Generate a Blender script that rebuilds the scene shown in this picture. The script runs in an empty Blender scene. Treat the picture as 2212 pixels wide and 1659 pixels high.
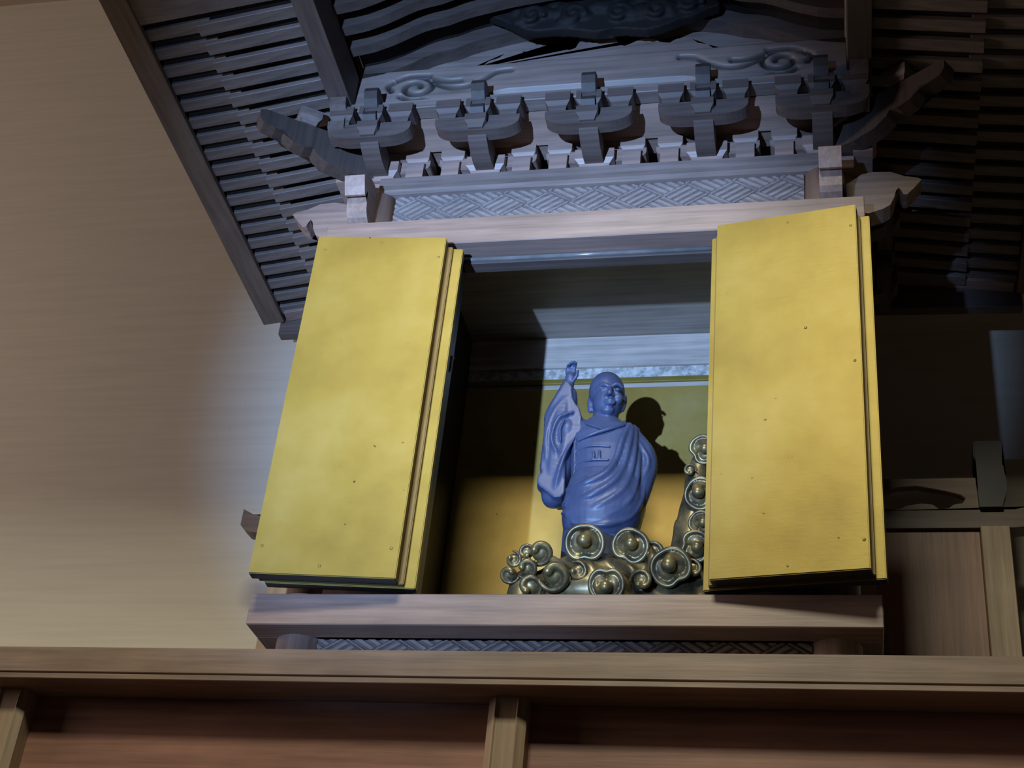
import bpy, bmesh, math, random
import numpy as np
from mathutils import Vector, Matrix

random.seed(7)
SC = bpy.context.scene
COL = SC.collection
PI = math.pi

# ------------------------------------------------------------------ camera
def cam_rows(yaw, pit, rol):
    B = np.array([[1, 0, 0], [0, 0, -1], [0, 1, 0.]])
    c, s = np.cos(yaw), np.sin(yaw); Ry = np.array([[c, 0, s], [0, 1, 0], [-s, 0, c]])
    c, s = np.cos(pit), np.sin(pit); Rx = np.array([[1, 0, 0], [0, c, -s], [0, s, c]])
    c, s = np.cos(rol), np.sin(rol); Rz = np.array([[c, -s, 0], [s, c, 0], [0, 0, 1]])
    return Rz @ Rx @ Ry @ B
R = cam_rows(math.radians(14.62607564), math.radians(-32.84433021), math.radians(6.38693407))
cd = bpy.data.cameras.new('camera')
cam = bpy.data.objects.new('camera', cd); COL.objects.link(cam)
m = Matrix(((R[0][0], -R[1][0], -R[2][0], 0.526), (R[0][1], -R[1][1], -R[2][1], -2.489),
            (R[0][2], -R[1][2], -R[2][2], 1.5), (0, 0, 0, 1)))
cam.matrix_world = m
cd.sensor_fit = 'HORIZONTAL'; cd.sensor_width = 36.0
cd.lens = 36.0 * 3200.0 / 2212.0
cd.clip_start = 0.05
SC.camera = cam

# ------------------------------------------------------------------ world, lamps, exposure
w = bpy.data.worlds.new('world'); SC.world = w; w.use_nodes = True
w.node_tree.nodes['Background'].inputs['Color'].default_value = (1.0, 0.86, 0.74, 1)
w.node_tree.nodes['Background'].inputs['Strength'].default_value = 0.013
SC.view_settings.view_transform = 'Standard'
SC.view_settings.look = 'None'
SC.view_settings.gamma = 1.0
SC.view_settings.use_curve_mapping = False
SC.view_settings.exposure = 0.0

def aim(o, tgt):
    d = Vector(tgt) - o.location
    o.rotation_euler = d.to_track_quat('-Z', 'Y').to_euler()
sp = bpy.data.lights.new('spot_lamp', 'SPOT'); spo = bpy.data.objects.new('spot_lamp', sp); COL.objects.link(spo)
spo.location = (-0.72, -3.94, 1.68); aim(spo, (-0.29, 0.0, 3.40))
sp.energy = 1550; sp.color = (0.34, 0.56, 1.0); sp.spot_size = math.radians(26); sp.spot_blend = 1.0; sp.shadow_soft_size = 0.03
# warm ceiling lamp in front of the alcove
ar = bpy.data.lights.new('ceiling_lamp', 'AREA'); aro = bpy.data.objects.new('ceiling_lamp', ar); COL.objects.link(aro)
aro.location = (-0.12, -3.2, 5.15); aim(aro, (-0.1, 0, 2.9))
ar.shape = 'RECTANGLE'; ar.size = 1.0; ar.size_y = 0.55; ar.energy = 92; ar.color = (0.98, 0.96, 0.75)
# soft lamplight from the room at the left
al = bpy.data.lights.new('room_lamp', 'AREA'); alo = bpy.data.objects.new('room_lamp', al); COL.objects.link(alo)
alo.location = (-4.6, -1.4, 3.0); aim(alo, (-1.2, 0.7, 3.7))
al.shape = 'RECTANGLE'; al.size = 1.2; al.size_y = 1.0; al.energy = 56; al.color = (1.0, 0.81, 0.74)

# ------------------------------------------------------------------ materials
def nmat(name):
    mt = bpy.data.materials.new(name); mt.use_nodes = True
    nt = mt.node_tree
    return mt, nt, nt.nodes['Principled BSDF']
def coords(nt, scale, rot=(0, 0, 0)):
    tc = nt.nodes.new('ShaderNodeTexCoord'); mp = nt.nodes.new('ShaderNodeMapping')
    mp.inputs['Scale'].default_value = scale; mp.inputs['Rotation'].default_value = rot
    nt.links.new(tc.outputs['Object'], mp.inputs['Vector'])
    return mp.outputs['Vector']
def noise(nt, vec, scale, detail=4, rough=.55):
    n = nt.nodes.new('ShaderNodeTexNoise'); n.inputs['Scale'].default_value = scale
    n.inputs['Detail'].default_value = detail; n.inputs['Roughness'].default_value = rough
    nt.links.new(vec, n.inputs['Vector']); return n.outputs['Fac']
def ramp(nt, fac, stops):
    r = nt.nodes.new('ShaderNodeValToRGB'); e = r.color_ramp.elements
    e[0].position, e[0].color = stops[0][0], (*stops[0][1], 1)
    e[1].position, e[1].color = stops[-1][0], (*stops[-1][1], 1)
    for p, c in stops[1:-1]:
        k = e.new(p); k.color = (*c, 1)
    nt.links.new(fac, r.inputs['Fac']); return r.outputs['Color']
def bump(nt, fac, bsdf, strength=.2, dist=.002):
    b = nt.nodes.new('ShaderNodeBump'); b.inputs['Strength'].default_value = strength; b.inputs['Distance'].default_value = dist
    nt.links.new(fac, b.inputs['Height']); nt.links.new(b.outputs['Normal'], bsdf.inputs['Normal'])

_wood = {}
def wood(base, axis='x', rough=.55, tone='w', var=.35):
    key = (base, axis, rough, tone)
    if key in _wood: return _wood[key]
    mt, nt, b = nmat('wood_%s_%s' % (tone, axis))
    s = {'x': (1.2, 26, 26), 'y': (26, 1.2, 26), 'z': (26, 26, 1.2)}[axis]
    v = coords(nt, s)
    f = noise(nt, v, 3.0, 6, .6)
    v2 = coords(nt, (1, 1, 1)); f2 = noise(nt, v2, 5.0, 3)
    mx = nt.nodes.new('ShaderNodeMath'); mx.operation = 'MULTIPLY_ADD'; mx.inputs[1].default_value = .65
    nt.links.new(f, mx.inputs[0])
    m2 = nt.nodes.new('ShaderNodeMath'); m2.operation = 'MULTIPLY'; m2.inputs[1].default_value = .35
    nt.links.new(f2, m2.inputs[0]); nt.links.new(m2.outputs[0], mx.inputs[2])
    dk = tuple(c * (1 - var) for c in base); lt = tuple(min(1, c * (1 + var)) for c in base)
    col = ramp(nt, mx.outputs[0], [(.33, dk), (.5, base), (.67, lt)])
    nt.links.new(col, b.inputs['Base Color'])
    b.inputs['Roughness'].default_value = rough
    bump(nt, f, b, .25, .0015)
    _wood[key] = mt
    return mt
C_SHRINE = (0.315, 0.218, 0.180)
C_DARK = (0.105, 0.080, 0.072)
C_UP = (0.235, 0.185, 0.165)
C_ALTAR = (0.27, 0.188, 0.142)
C_PANEL = (0.30, 0.150, 0.105)
WX = wood(C_SHRINE, 'x', .42, 'shrine'); WY = wood(C_SHRINE, 'y', .42, 'shrine'); WZ = wood(C_SHRINE, 'z', .42, 'shrine')
DX = wood(C_DARK, 'x', .6, 'dark'); DY = wood(C_DARK, 'y', .6, 'dark'); DZ = wood(C_DARK, 'z', .6, 'dark')
UX = wood(C_UP, 'x', .45, 'upper'); UY = wood(C_UP, 'y', .45, 'upper')
AX = wood(C_ALTAR, 'x', .42, 'altar'); AZ = wood((0.32, 0.225, 0.14), 'z', .5, 'altar')
PX = wood(C_PANEL, 'x', .4, 'panel'); PZ = wood((0.28, 0.150, 0.100), 'z', .45, 'panel')
INX = wood((0.44, 0.38, 0.33), 'x', .5, 'inner')

def carved(c, tone):
    mt = wood(c, 'x', .47, tone)
    _nt = mt.node_tree
    _b = _nt.nodes['Principled BSDF']
    _at = _nt.nodes.new('ShaderNodeAttribute'); _at.attribute_name = 'groove'
    _mx = _nt.nodes.new('ShaderNodeMix'); _mx.data_type = 'RGBA'
    _nt.links.new(_at.outputs['Fac'], _mx.inputs['Factor'])
    _nt.links.new(_b.inputs['Base Color'].links[0].from_socket, _mx.inputs['A']); _mx.inputs['B'].default_value = (.034, .029, .028, 1)
    _nt.links.new(_mx.outputs['Result'], _b.inputs['Base Color'])
    return mt
CARVED = carved(C_UP, 'carved'); FRIEZE = carved((.30, .25, .235), 'frieze')

def lacquer(name, c, rough=.35):
    mt, nt, b = nmat(name)
    f = noise(nt, coords(nt, (1, 1, 1)), 14, 4)
    nt.links.new(ramp(nt, f, [(.3, tuple(k * .7 for k in c)), (.7, tuple(k * 1.3 for k in c))]), b.inputs['Base Color'])
    b.inputs['Roughness'].default_value = rough
    return mt
LACQ = lacquer('black_lacquer', (0.016, 0.012, 0.010), .4)
INLACQ = lacquer('brown_lacquer', (0.020, 0.014, 0.010), .35)
PEND = lacquer('blackened_carving', (0.008, 0.007, 0.007), .75)
EAVEDARK = lacquer('roof_underlay', (0.014, 0.009, 0.008), .85)

def gold(name, c=(0.285, 0.205, 0.036), metal=.45, rough=.48):
    mt, nt, b = nmat(name)
    v = coords(nt, (1, 1, 1))
    f = noise(nt, v, 3.5, 6, .6); f2 = noise(nt, coords(nt, (9, 9, 40)), 4, 5, .65)
    c1 = ramp(nt, f, [(.3, (c[0] * .74, c[1] * .70, c[2] * .6)), (.5, c), (.7, (min(1, c[0] * 1.2), min(1, c[1] * 1.27), c[2] * 2.0))])
    # small dark nicks in the leaf
    nk = noise(nt, v, 55, 2, .5)
    c2 = ramp(nt, nk, [(.20, (.10, .06, .02)), (.245, (1, 1, 1))])
    mx = nt.nodes.new('ShaderNodeMix'); mx.data_type = 'RGBA'; mx.blend_type = 'MULTIPLY'; mx.inputs['Factor'].default_value = 1
    nt.links.new(c1, mx.inputs['A']); nt.links.new(c2, mx.inputs['B'])
    nt.links.new(mx.outputs['Result'], b.inputs['Base Color'])
    b.inputs['Metallic'].default_value = metal; b.inputs['Roughness'].default_value = rough
    bump(nt, f2, b, .07, .002)
    return mt
GOLD = gold('gold_leaf')
GOLDBACK = gold('gold_back', (0.45, 0.30, 0.070), .4, .5)

mt, nt, b = nmat('blue_carving')
f = noise(nt, coords(nt, (1, 1, 1)), 18, 5)
nt.links.new(ramp(nt, f, [(.3, (.052, .070, .150)), (.7, (.074, .098, .195))]), b.inputs['Base Color'])
b.inputs['Roughness'].default_value = .42
BLUE = mt
mt, nt, b = nmat('cloud_bronze')
f = noise(nt, coords(nt, (1, 1, 1)), 16, 4)
nt.links.new(ramp(nt, f, [(.34, (.05, .04, .026)), (.54, (.19, .15, .08)), (.72, (.46, .35, .14))]), b.inputs['Base Color'])
b.inputs['Metallic'].default_value = .55; b.inputs['Roughness'].default_value = .36
CLOUD = mt
mt, nt, b = nmat('flaked_white')
f = noise(nt, coords(nt, (1, 1, 1)), 45, 5, .7)
nt.links.new(ramp(nt, f, [(.38, (.28, .26, .24)), (.6, (.62, .60, .56))]), b.inputs['Base Color'])
bump(nt, f, b, .8, .006); b.inputs['Roughness'].default_value = .8
FLAKE = mt
mt, nt, b = nmat('wall_plaster')
f = noise(nt, coords(nt, (1.0, 1, 24)), 2.2, 5, .6)
nt.links.new(ramp(nt, f, [(.3, (.56, .52, .43)), (.7, (.63, .585, .485))]), b.inputs['Base Color'])
b.inputs['Roughness'].default_value = .85
WALL = mt
mt, nt, b = nmat('worn_metal'); b.inputs['Base Color'].default_value = (.6, .58, .52, 1); b.inputs['Metallic'].default_value = .8; b.inputs['Roughness'].default_value = .4
METAL = mt
mt, nt, b = nmat('floor_boards'); f = noise(nt, coords(nt, (1, 20, 1)), 2, 4)
nt.links.new(ramp(nt, f, [(.3, (.06, .04, .028)), (.7, (.10, .065, .045))]), b.inputs['Base Color'])
FLOOR = mt
mt, nt, b = nmat('ceiling_boards'); f = noise(nt, coords(nt, (1, 20, 1)), 2, 4)
nt.links.new(ramp(nt, f, [(.3, (.30, .24, .18)), (.7, (.38, .30, .22))]), b.inputs['Base Color'])
CEIL = mt

# ------------------------------------------------------------------ mesh helpers
WORLD = {}
def link(name, me, loc, parent=None, mats=()):
    o = bpy.data.objects.new(name, me); COL.objects.link(o)
    for k in mats:
        if me is not None and k.name not in [q.name for q in me.materials if q]: me.materials.append(k)
    loc = Vector(loc)
    if parent is not None:
        o.parent = parent; o.location = loc - WORLD[parent.name]
    else:
        o.location = loc
    WORLD[o.name] = loc
    return o
def empty(name, loc, label, cat):
    o = bpy.data.objects.new(name, None); COL.objects.link(o); o.location = loc; o.empty_display_size = .05
    WORLD[o.name] = Vector(loc); o['label'] = label; o['category'] = cat
    return o
def add_box(bm, lo, hi):
    r = bmesh.ops.create_cube(bm, size=1)
    lo = Vector(lo); hi = Vector(hi); c = (lo + hi) / 2; s = hi - lo
    for v in r['verts']: v.co = Vector((v.co.x * s.x, v.co.y * s.y, v.co.z * s.z)) + c
    return r['verts']
def fin(bm, loc, bevel=0, seg=1, smooth=False):
    if bevel > 0:
        bmesh.ops.bevel(bm, geom=list(bm.edges), offset=bevel, segments=seg, affect='EDGES', clamp_overlap=True)
    bmesh.ops.recalc_face_normals(bm, faces=bm.faces)
    bmesh.ops.translate(bm, verts=bm.verts, vec=-Vector(loc))
    me = bpy.data.meshes.new('mesh'); bm.to_mesh(me); bm.free()
    if smooth:
        for p in me.polygons: p.use_smooth = True
    return me
def box(name, lo, hi, mat, parent=None, bevel=.0015):
    bm = bmesh.new(); add_box(bm, lo, hi)
    c = (Vector(lo) + Vector(hi)) / 2
    return link(name, fin(bm, c, bevel), c, parent, (mat,))
def add_prism(bm, pts, axis, a, b):
    """polygon extruded along axis; pts are the two other coordinates in xyz order"""
    def mk(p, t):
        return {'x': (t, p[0], p[1]), 'y': (p[0], t, p[1]), 'z': (p[0], p[1], t)}[axis]
    A = [bm.verts.new(mk(p, a)) for p in pts]; B = [bm.verts.new(mk(p, b)) for p in pts]
    n = len(pts)
    fa = bm.faces.new(A); fb = bm.faces.new(list(reversed(B)))
    for i in range(n): bm.faces.new((A[i], B[i], B[(i + 1) % n], A[(i + 1) % n]))
    bmesh.ops.triangulate(bm, faces=[f for f in (fa, fb) if len(f.verts) > 4])
def prism(name, pts, axis, a, b, mat, parent=None, loc=None):
    bm = bmesh.new(); add_prism(bm, pts, axis, a, b)
    c = Vector(loc) if loc is not None else sum((v.co for v in bm.verts), Vector()) / len(bm.verts)
    return link(name, fin(bm, c), c, parent, (mat,))
def add_cyl(bm, c, r1, r2, z0, z1, n=24):
    vs = [[bm.verts.new((c[0] + r * math.cos(2 * PI * i / n), c[1] + r * math.sin(2 * PI * i / n), z)) for i in range(n)] for r, z in ((r1, z0), (r2, z1))]
    bm.faces.new(list(reversed(vs[0]))); bm.faces.new(vs[1])
    for i in range(n): bm.faces.new((vs[0][i], vs[0][(i + 1) % n], vs[1][(i + 1) % n], vs[1][i]))
_SPH = {}
def add_ball(bm, c, r, u=14, v=9):
    r = (r, r, r) if not hasattr(r, '__len__') else r
    if (u, v) not in _SPH:
        P = [(0, 0, 1)] + [(math.sin(PI * j / v) * math.cos(2 * PI * i / u), math.sin(PI * j / v) * math.sin(2 * PI * i / u), math.cos(PI * j / v)) for j in range(1, v) for i in range(u)] + [(0, 0, -1)]
        F = [(0, 1 + i, 1 + (i + 1) % u) for i in range(u)]
        for j in range(v - 2):
            for i in range(u): F.append((1 + j * u + i, 1 + (j + 1) * u + i, 1 + (j + 1) * u + (i + 1) % u, 1 + j * u + (i + 1) % u))
        b = 1 + (v - 2) * u
        F += [(b + i, len(P) - 1, b + (i + 1) % u) for i in range(u)]
        _SPH[(u, v)] = (P, F)
    P, F = _SPH[(u, v)]
    nv = bm.verts.new; V = [nv((x * r[0] + c[0], y * r[1] + c[1], z * r[2] + c[2])) for x, y, z in P]
    nf = bm.faces.new
    for f in F: nf([V[k] for k in f])
def add_sweep(bm, pts, rad, step=.45, u=10, v=7):
    """balls along a smooth path: a tapering limb or fold (fused later by remeshing)"""
    P = [Vector(p) for p in pts]; n = len(P)
    def cr(i, t):
        p0, p1, p2, p3 = P[max(i - 1, 0)], P[i], P[i + 1], P[min(i + 2, n - 1)]
        return .5 * ((2 * p1) + (-p0 + p2) * t + (2 * p0 - 5 * p1 + 4 * p2 - p3) * t * t + (-p0 + 3 * p1 - 3 * p2 + p3) * t ** 3)
    for i in range(n - 1):
        L = (P[i + 1] - P[i]).length; k = max(1, int(L / (min(rad[i], rad[i + 1]) * step)))
        for j in range(k + (1 if i == n - 2 else 0)):
            t = j / k
            add_ball(bm, cr(i, t), rad[i] * (1 - t) + rad[i + 1] * t, u, v)
def smooth_path(pts, k=8):
    P = [Vector(p) for p in pts]; n = len(P); out = []
    for i in range(n - 1):
        p0, p1, p2, p3 = P[max(i - 1, 0)], P[i], P[i + 1], P[min(i + 2, n - 1)]
        for j in range(k):
            t = j / k
            out.append(.5 * ((2 * p1) + (-p0 + p2) * t + (2 * p0 - 5 * p1 + 4 * p2 - p3) * t * t + (-p0 + 3 * p1 - 3 * p2 + p3) * t ** 3))
    out.append(P[-1]); return out
def add_tube(bm, pts, rads, n=8):
    P = [Vector(p) for p in pts]; rings = []
    up = Vector((0, 1, 0))
    for i, p in enumerate(P):
        t = (P[min(i + 1, len(P) - 1)] - P[max(i - 1, 0)]).normalized()
        a = t.cross(up)
        if a.length < 1e-4: a = t.cross(Vector((1, 0, 0)))
        a.normalize(); bb = a.cross(t).normalized()
        r = rads[i] if hasattr(rads, '__len__') else rads
        rings.append([bm.verts.new(p + r * (math.cos(2 * PI * k / n) * a + math.sin(2 * PI * k / n) * bb)) for k in range(n)])
    for i in range(len(rings) - 1):
        for k in range(n):
            bm.faces.new((rings[i][k], rings[i][(k + 1) % n], rings[i + 1][(k + 1) % n], rings[i + 1][k]))
    bm.faces.new(list(reversed(rings[0]))); bm.faces.new(rings[-1])
def remeshed(bm, voxel, smooth_it=4, factor=.5):
    """fuse overlapping balls and slabs to one continuous skin"""
    me = bpy.data.meshes.new('tmp'); bm.to_mesh(me); bm.free()
    o = bpy.data.objects.new('tmp', me); COL.objects.link(o)
    rm = o.modifiers.new('r', 'REMESH'); rm.mode = 'VOXEL'; rm.voxel_size = voxel
    if smooth_it:
        s = o.modifiers.new('s', 'SMOOTH'); s.iterations = smooth_it; s.factor = factor
    dg = bpy.context.evaluated_depsgraph_get(); dg.update()
    out = bpy.data.meshes.new_from_object(o.evaluated_get(dg))
    bpy.data.objects.remove(o); bpy.data.meshes.remove(me)
    for p in out.polygons: p.use_smooth = True
    return out
def shift(me, loc):
    n = len(me.vertices); a = np.empty(n * 3, np.float32); me.vertices.foreach_get('co', a)
    a = a.reshape(-1, 3) - np.array(loc, np.float32); me.vertices.foreach_set('co', a.ravel()); me.update(); return me
def relief(name, X, Z, Y, back, mat, parent, smooth=True, dirt=None):
    """carved board: a grid face at depth Y(x,z) (front is -y) closed by a flat back"""
    nx, nz = len(X), len(Z)
    xx, zz = np.meshgrid(X, Z, indexing='ij'); yy = Y(xx, zz)
    V = np.stack([xx, yy, zz], -1).reshape(-1, 3)
    idx = np.arange(nx * nz).reshape(nx, nz)
    F = np.stack([idx[:-1, :-1], idx[1:, :-1], idx[1:, 1:], idx[:-1, 1:]], -1).reshape(-1, 4).tolist()
    ring = list(idx[:, 0]) + list(idx[-1, 1:]) + list(idx[-2::-1, -1]) + list(idx[0, -2:0:-1])
    nb = len(V); bv = V[ring].copy(); bv[:, 1] = back
    V = np.concatenate([V, bv]); n = len(ring)
    for i in range(n): F.append([int(ring[i]), nb + i, nb + (i + 1) % n, int(ring[(i + 1) % n])])
    F.append([nb + i for i in range(n)])
    c = V.mean(0)
    me = bpy.data.meshes.new('mesh'); me.from_pydata((V - c).tolist(), [], F); me.update()
    if dirt is not None:
        at = me.attributes.new('groove', 'FLOAT', 'POINT')
        at.data.foreach_set('value', np.concatenate([dirt(xx, zz).ravel(), np.zeros(len(V) - nx * nz)]).astype(np.float32))
    for i, p in enumerate(me.polygons):
        if i < (nx - 1) * (nz - 1): p.use_smooth = smooth
    return link(name, me, c, parent, (mat,))

# ------------------------------------------------------------------ the room
YW = 0.95
def struct(o): o['kind'] = 'structure'; return o
struct(box('wall_back', (-4.5, YW, 0), (4.5, YW + .1, 5.6), WALL, bevel=0))
struct(box('floor', (-4.5, -5.5, -.08), (4.5, YW, 0), FLOOR, bevel=0))
struct(box('ceiling', (-4.5, -5.5, 5.6), (4.5, YW + .1, 5.7), CEIL, bevel=0))
# unseen board added above and in front of the shrine roof, shading the upper wall
struct(box('shade_board_1', (-4.5, -1.12, 4.17), (4.5, -1.0, 5.6), wood((.2, .13, .09), 'x', .6, 'header'), bevel=.004))

# ------------------------------------------------------------------ altar platform
ALT = empty('altar_platform', (0, .3, 0), 'long dark wooden altar platform with moulded front edge, carrying the shrine', 'altar')
ZA = 2.505
box('altar_top', (-2.6, -.138, ZA - .05), (2.6, YW - .005, ZA - .0005), wood((.10, .068, .05), 'x', .45, 'altar_top'), ALT, .002)
box('front_board', (-2.6, -.15, ZA - .049), (2.6, -.139, ZA - .0003), AX, ALT, .0012)
box('edge_strip', (-2.6, -.152, ZA - .063), (2.6, -.06, ZA - .0525), AX, ALT, .0012)
PANELZ = .10
for i, (a, bb) in enumerate(((-2.6, -2.0), (-1.98, -1.02), (-.98, -.066), (-.016, .92), (.96, 2.0))):
    box('front_panel', (a, -.062, PANELZ), (bb, -.03, ZA - .063), PX, ALT, .001)
box('back_board', (-2.6, -.028, PANELZ), (2.6, -.015, ZA - .063), PX, ALT, 0)
box('base_rail', (-2.6, -.11, 0), (2.6, -.015, PANELZ), AX, ALT, .002)
for xc in (-1.945, -.992, -.041, .91, 1.86):
    h = .035
    pr = [(xc - h, -.045), (xc - h, -.092), (xc - h + .014, -.104), (xc - h + .017, -.101), (xc + h - .019, -.101), (xc + h - .016, -.104), (xc + h, -.096), (xc + h, -.045)]
    prism('post', pr, 'z', PANELZ, ZA - .0632, AZ, ALT)

# ------------------------------------------------------------------ the shrine
SH = empty('miniature_shrine', (0, .37, ZA), 'dark wooden miniature shrine with curved gable and open gold-leafed doors, on the altar', 'shrine')
CX = .518; CY0, CY1 = .09, .65
ZS0, ZS1 = 2.62, 2.685         # sill beam
ZL0, ZL1 = 3.543, 3.617        # lintel beam
def col(x, y):
    bm = bmesh.new(); add_cyl(bm, (x, y), .046, .046, ZA, 3.745, 32)
    c = (x, y, (ZA + 3.745) / 2); me = fin(bm, c)
    for p in me.polygons: p.use_smooth = len(p.vertices) == 4
    link('round_column', me, c, SH, (WZ,))
for x in (-CX, CX):
    for y in (CY0, CY1): col(x, y)
for z0, z1, nm in ((ZS0, ZS1, 'sill_beam'), (ZL0, ZL1, 'lintel_beam')):
    box(nm, (-.601, 0, z0), (.601, .062, z1), WX, SH, .002)
    for s in (-1, 1):
        a, bb = sorted((s * .601, s * .535))
        box(nm, (a, .0625, z0), (bb, .70, z1), WY, SH, .002)
    box(nm, (-.534, .64, z0), (.534, .70, z1), WX, SH, .002)
# side and rear walls, floor and ceiling of the cell
for s in (-1, 1):
    a, bb = sorted((s * .50, s * .525)); box('side_board', (a, .10, ZS1), (bb, .64, 3.745), WZ, SH, 0)
    a, bb = sorted((s * .40, s * .415)); box('inner_side_board', (a, .085, 2.70), (bb, .615, 3.70), INLACQ, SH, 0)
    a, bb = sorted((s * .283, s * .31)); box('door_jamb', (a, .035, ZS1), (bb, .085, 3.5425), LACQ, SH, .001)
    a, bb = sorted((s * .311, s * .475)); box('front_board', (a, .05, ZS1), (bb, .072, 3.5425), WZ, SH, .001)
box('rear_board', (-.499, .63, ZS1), (.499, .642, 3.745), WX, SH, 0)
box('cell_floor', (-.40, .062, 2.665), (.40, .615, 2.70), INLACQ, SH, 0)
box('cell_ceiling', (-.415, .085, 3.70), (.415, .615, 3.715), wood((.27, .225, .19), 'x', .5, 'cell_ceiling'), SH, 0)
box('lintel_backing', (-.47, .0625, 3.5435), (.47, .0895, 3.6165), WX, SH, 0)
box('door_head', (-.283, .05, 3.522), (.283, .085, 3.543), DX, SH, .002)
bm = bmesh.new(); add_cyl(bm, (0, 0), .005, .005, -.282, .282, 12)
bmesh.ops.rotate(bm, verts=bm.verts, matrix=Matrix.Rotation(PI / 2, 3, 'Y'), cent=(0, 0, 0))
link('bead_moulding', fin(bm, (0, 0, 0), smooth=True), (0, .049, 3.532), SH, (lacquer('glossy_lacquer', (.20, .19, .18), .18),))
# back of the cell: header board, flaked strip, gilt strip, gold panel
YB = .612
box('header_board', (-.40, YB - .012, 3.607), (.40, YB + .003, 3.70), INX, SH, .001)
box('flaked_strip', (-.40, YB - .004, 3.574), (.40, YB + .003, 3.6065), FLAKE, SH, 0)
box('gilt_strip', (-.40, YB - .010, 3.559), (.40, YB + .003, 3.5735), GOLD, SH, .002)
box('dark_strip', (-.40, YB - .003, 3.545), (.40, YB + .003, 3.5585), INX, SH, 0)
box('back_panel', (-.40, YB - .006, 2.70), (.40, YB + .003, 3.5445), GOLDBACK, SH, .001)
# small latch pins on the shaded side wall
for (x, y, z, l) in ((-.282, .07, 3.262, .018), (-.3995, .35, 3.475, .008)):
    bm = bmesh.new(); add_cyl(bm, (x, y), .0035, .0035, z - l, z + l, 8); add_ball(bm, (x, y, z + l), .005, 8, 6)
    link('latch_pin', fin(bm, (x, y, z), smooth=True), (x, y, z), SH, (METAL,))

# ---- doors: two folded leaves each side
def leaf(name, p0, p1, th, z0, z1, parent, front=GOLD, shiftn=0.0):
    """vertical board whose front face runs from p0 to p1 (x, y); thickness goes to +y side"""
    p0 = Vector((p0[0], p0[1], 0)); p1 = Vector((p1[0], p1[1], 0))
    d = (p1 - p0).normalized(); n = Vector((-d.y, d.x, 0))
    if n.y < 0: n = -n
    bm = bmesh.new()
    pts = [p0 + n * shiftn, p1 + n * shiftn, p1 + n * (shiftn + th), p0 + n * (shiftn + th)]
    A = [bm.verts.new((p.x, p.y, z0)) for p in pts]; B = [bm.verts.new((p.x, p.y, z1)) for p in pts]
    fs = [bm.faces.new(A), bm.faces.new(B)] + [bm.faces.new((A[i], A[(i + 1) % 4], B[(i + 1) % 4], B[i])) for i in range(4)]
    bmesh.ops.bevel(bm, geom=list(bm.edges), offset=.0018, segments=2, affect='EDGES')
    bmesh.ops.recalc_face_normals(bm, faces=bm.faces)
    for f in bm.faces: f.material_index = 1 if f.normal.z < -.6 or f.normal.z > .6 or f.normal.y > .8 else 0
    c = (pts[0] + pts[2]) / 2; c.z = (z0 + z1) / 2
    o = link(name, fin(bm, c), c, parent, (front, LACQ)); return o
EDGE = gold('worn_gilt_edge', (0.16, 0.10, 0.025), .3, .45)
ZD0, ZD1 = 2.695, 3.525
L1 = leaf('folding_door', (-.585, -.070), (-.297, -.044), .026, ZD0, ZD1, SH)
leaf('rear_leaf', (-.565, -.032), (-.268, -.004), .022, ZD0 - .002, ZD1 - .003, L1)
leaf('hinge_strip', (-.575, -.043), (-.288, -.0165), .012, ZD0 + .001, ZD1 - .006, L1, EDGE)
L1['label'] = 'gold-leafed folding door left of the opening'
R1 = leaf('folding_door', (.2945, -.038), (.580, -.083), .026, ZD0, ZD1, SH)
leaf('rear_leaf', (.28, .004), (.6075, -.047), .022, ZD0 - .002, ZD1 - .002, R1)
leaf('hinge_strip', (.290, -.010), (.588, -.0565), .012, ZD0 + .001, ZD1 - .006, R1, EDGE)
R1['label'] = 'gold-leafed folding door right of the opening'

NAILS_L = [(-.44, -.057, 3.508), (-.565, -.068, 3.486), (-.308, -.045, 3.469), (-.314, -.046, 2.759), (-.569, -.069, 2.755), (-.448, -.058, 2.716)]
NAILS_R = [(.443, -.061, 3.502), (.569, -.081, 3.47), (.475, -.067, 3.229), (.567, -.081, 3.138), (.437, -.06, 2.712), (.571, -.082, 2.753)]
# low dents and nail heads showing through the gold leaf
bm = bmesh.new(); add_ball(bm, (0, 0, 0), (.0032, .0010, .0032), 10, 6); NAIL = fin(bm, (0, 0, 0), smooth=True)
for par, pts in ((L1, NAILS_L), (R1, NAILS_R)):
    for p in pts: link('nail_head', NAIL, p, par, (GOLD,))
# ---- carved friezes (interlocking diagonal key fret)
def fret(u):
    def Y(x, z):
        s = .0082
        a = (x * .62 + z) / s; c = (x * .62 - z) / s          # rotated, squashed lattice
        n = 8
        ia = np.floor(a / n); ic = np.floor(c / n)
        par = (ia + ic) % 2
        fa = a - ia * n; fc = c - ic * n
        t = np.where(par < .5, fa, fc)
        other = np.where(par < .5, fc, fa)
        k = np.abs((t % 2) - 1)                                # bar profile, pitch 2
        h = np.clip((k - .28) / .22, 0, 1)
        endg = np.minimum(other, n - other)
        h = h * np.clip((endg - .12) / .35, 0, 1)
        return u - .0034 * h
    return Y
relief('frieze', np.linspace(-.474, .474, 620), np.linspace(3.617, 3.768, 100), fret(.072), .09, FRIEZE, SH, False, lambda x, z: .45 * (fret(.072)(x, z) - .0686) / .0034)
relief('frieze', np.linspace(-.474, .474, 620), np.linspace(ZA, ZS0, 76), fret(.072), .09, FRIEZE, SH, False, lambda x, z: .45 * (fret(.072)(x, z) - .0686) / .0034)
for s in (-1, 1):
    a, bb = sorted((s * .500, s * .53)); box('lower_side_board', (a, .12, ZA), (bb, .62, ZS0), WY, SH, 0)
    box('upper_side_board', (a, .12, ZL1), (bb, .62, 3.745), WY, SH, 0)

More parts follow.
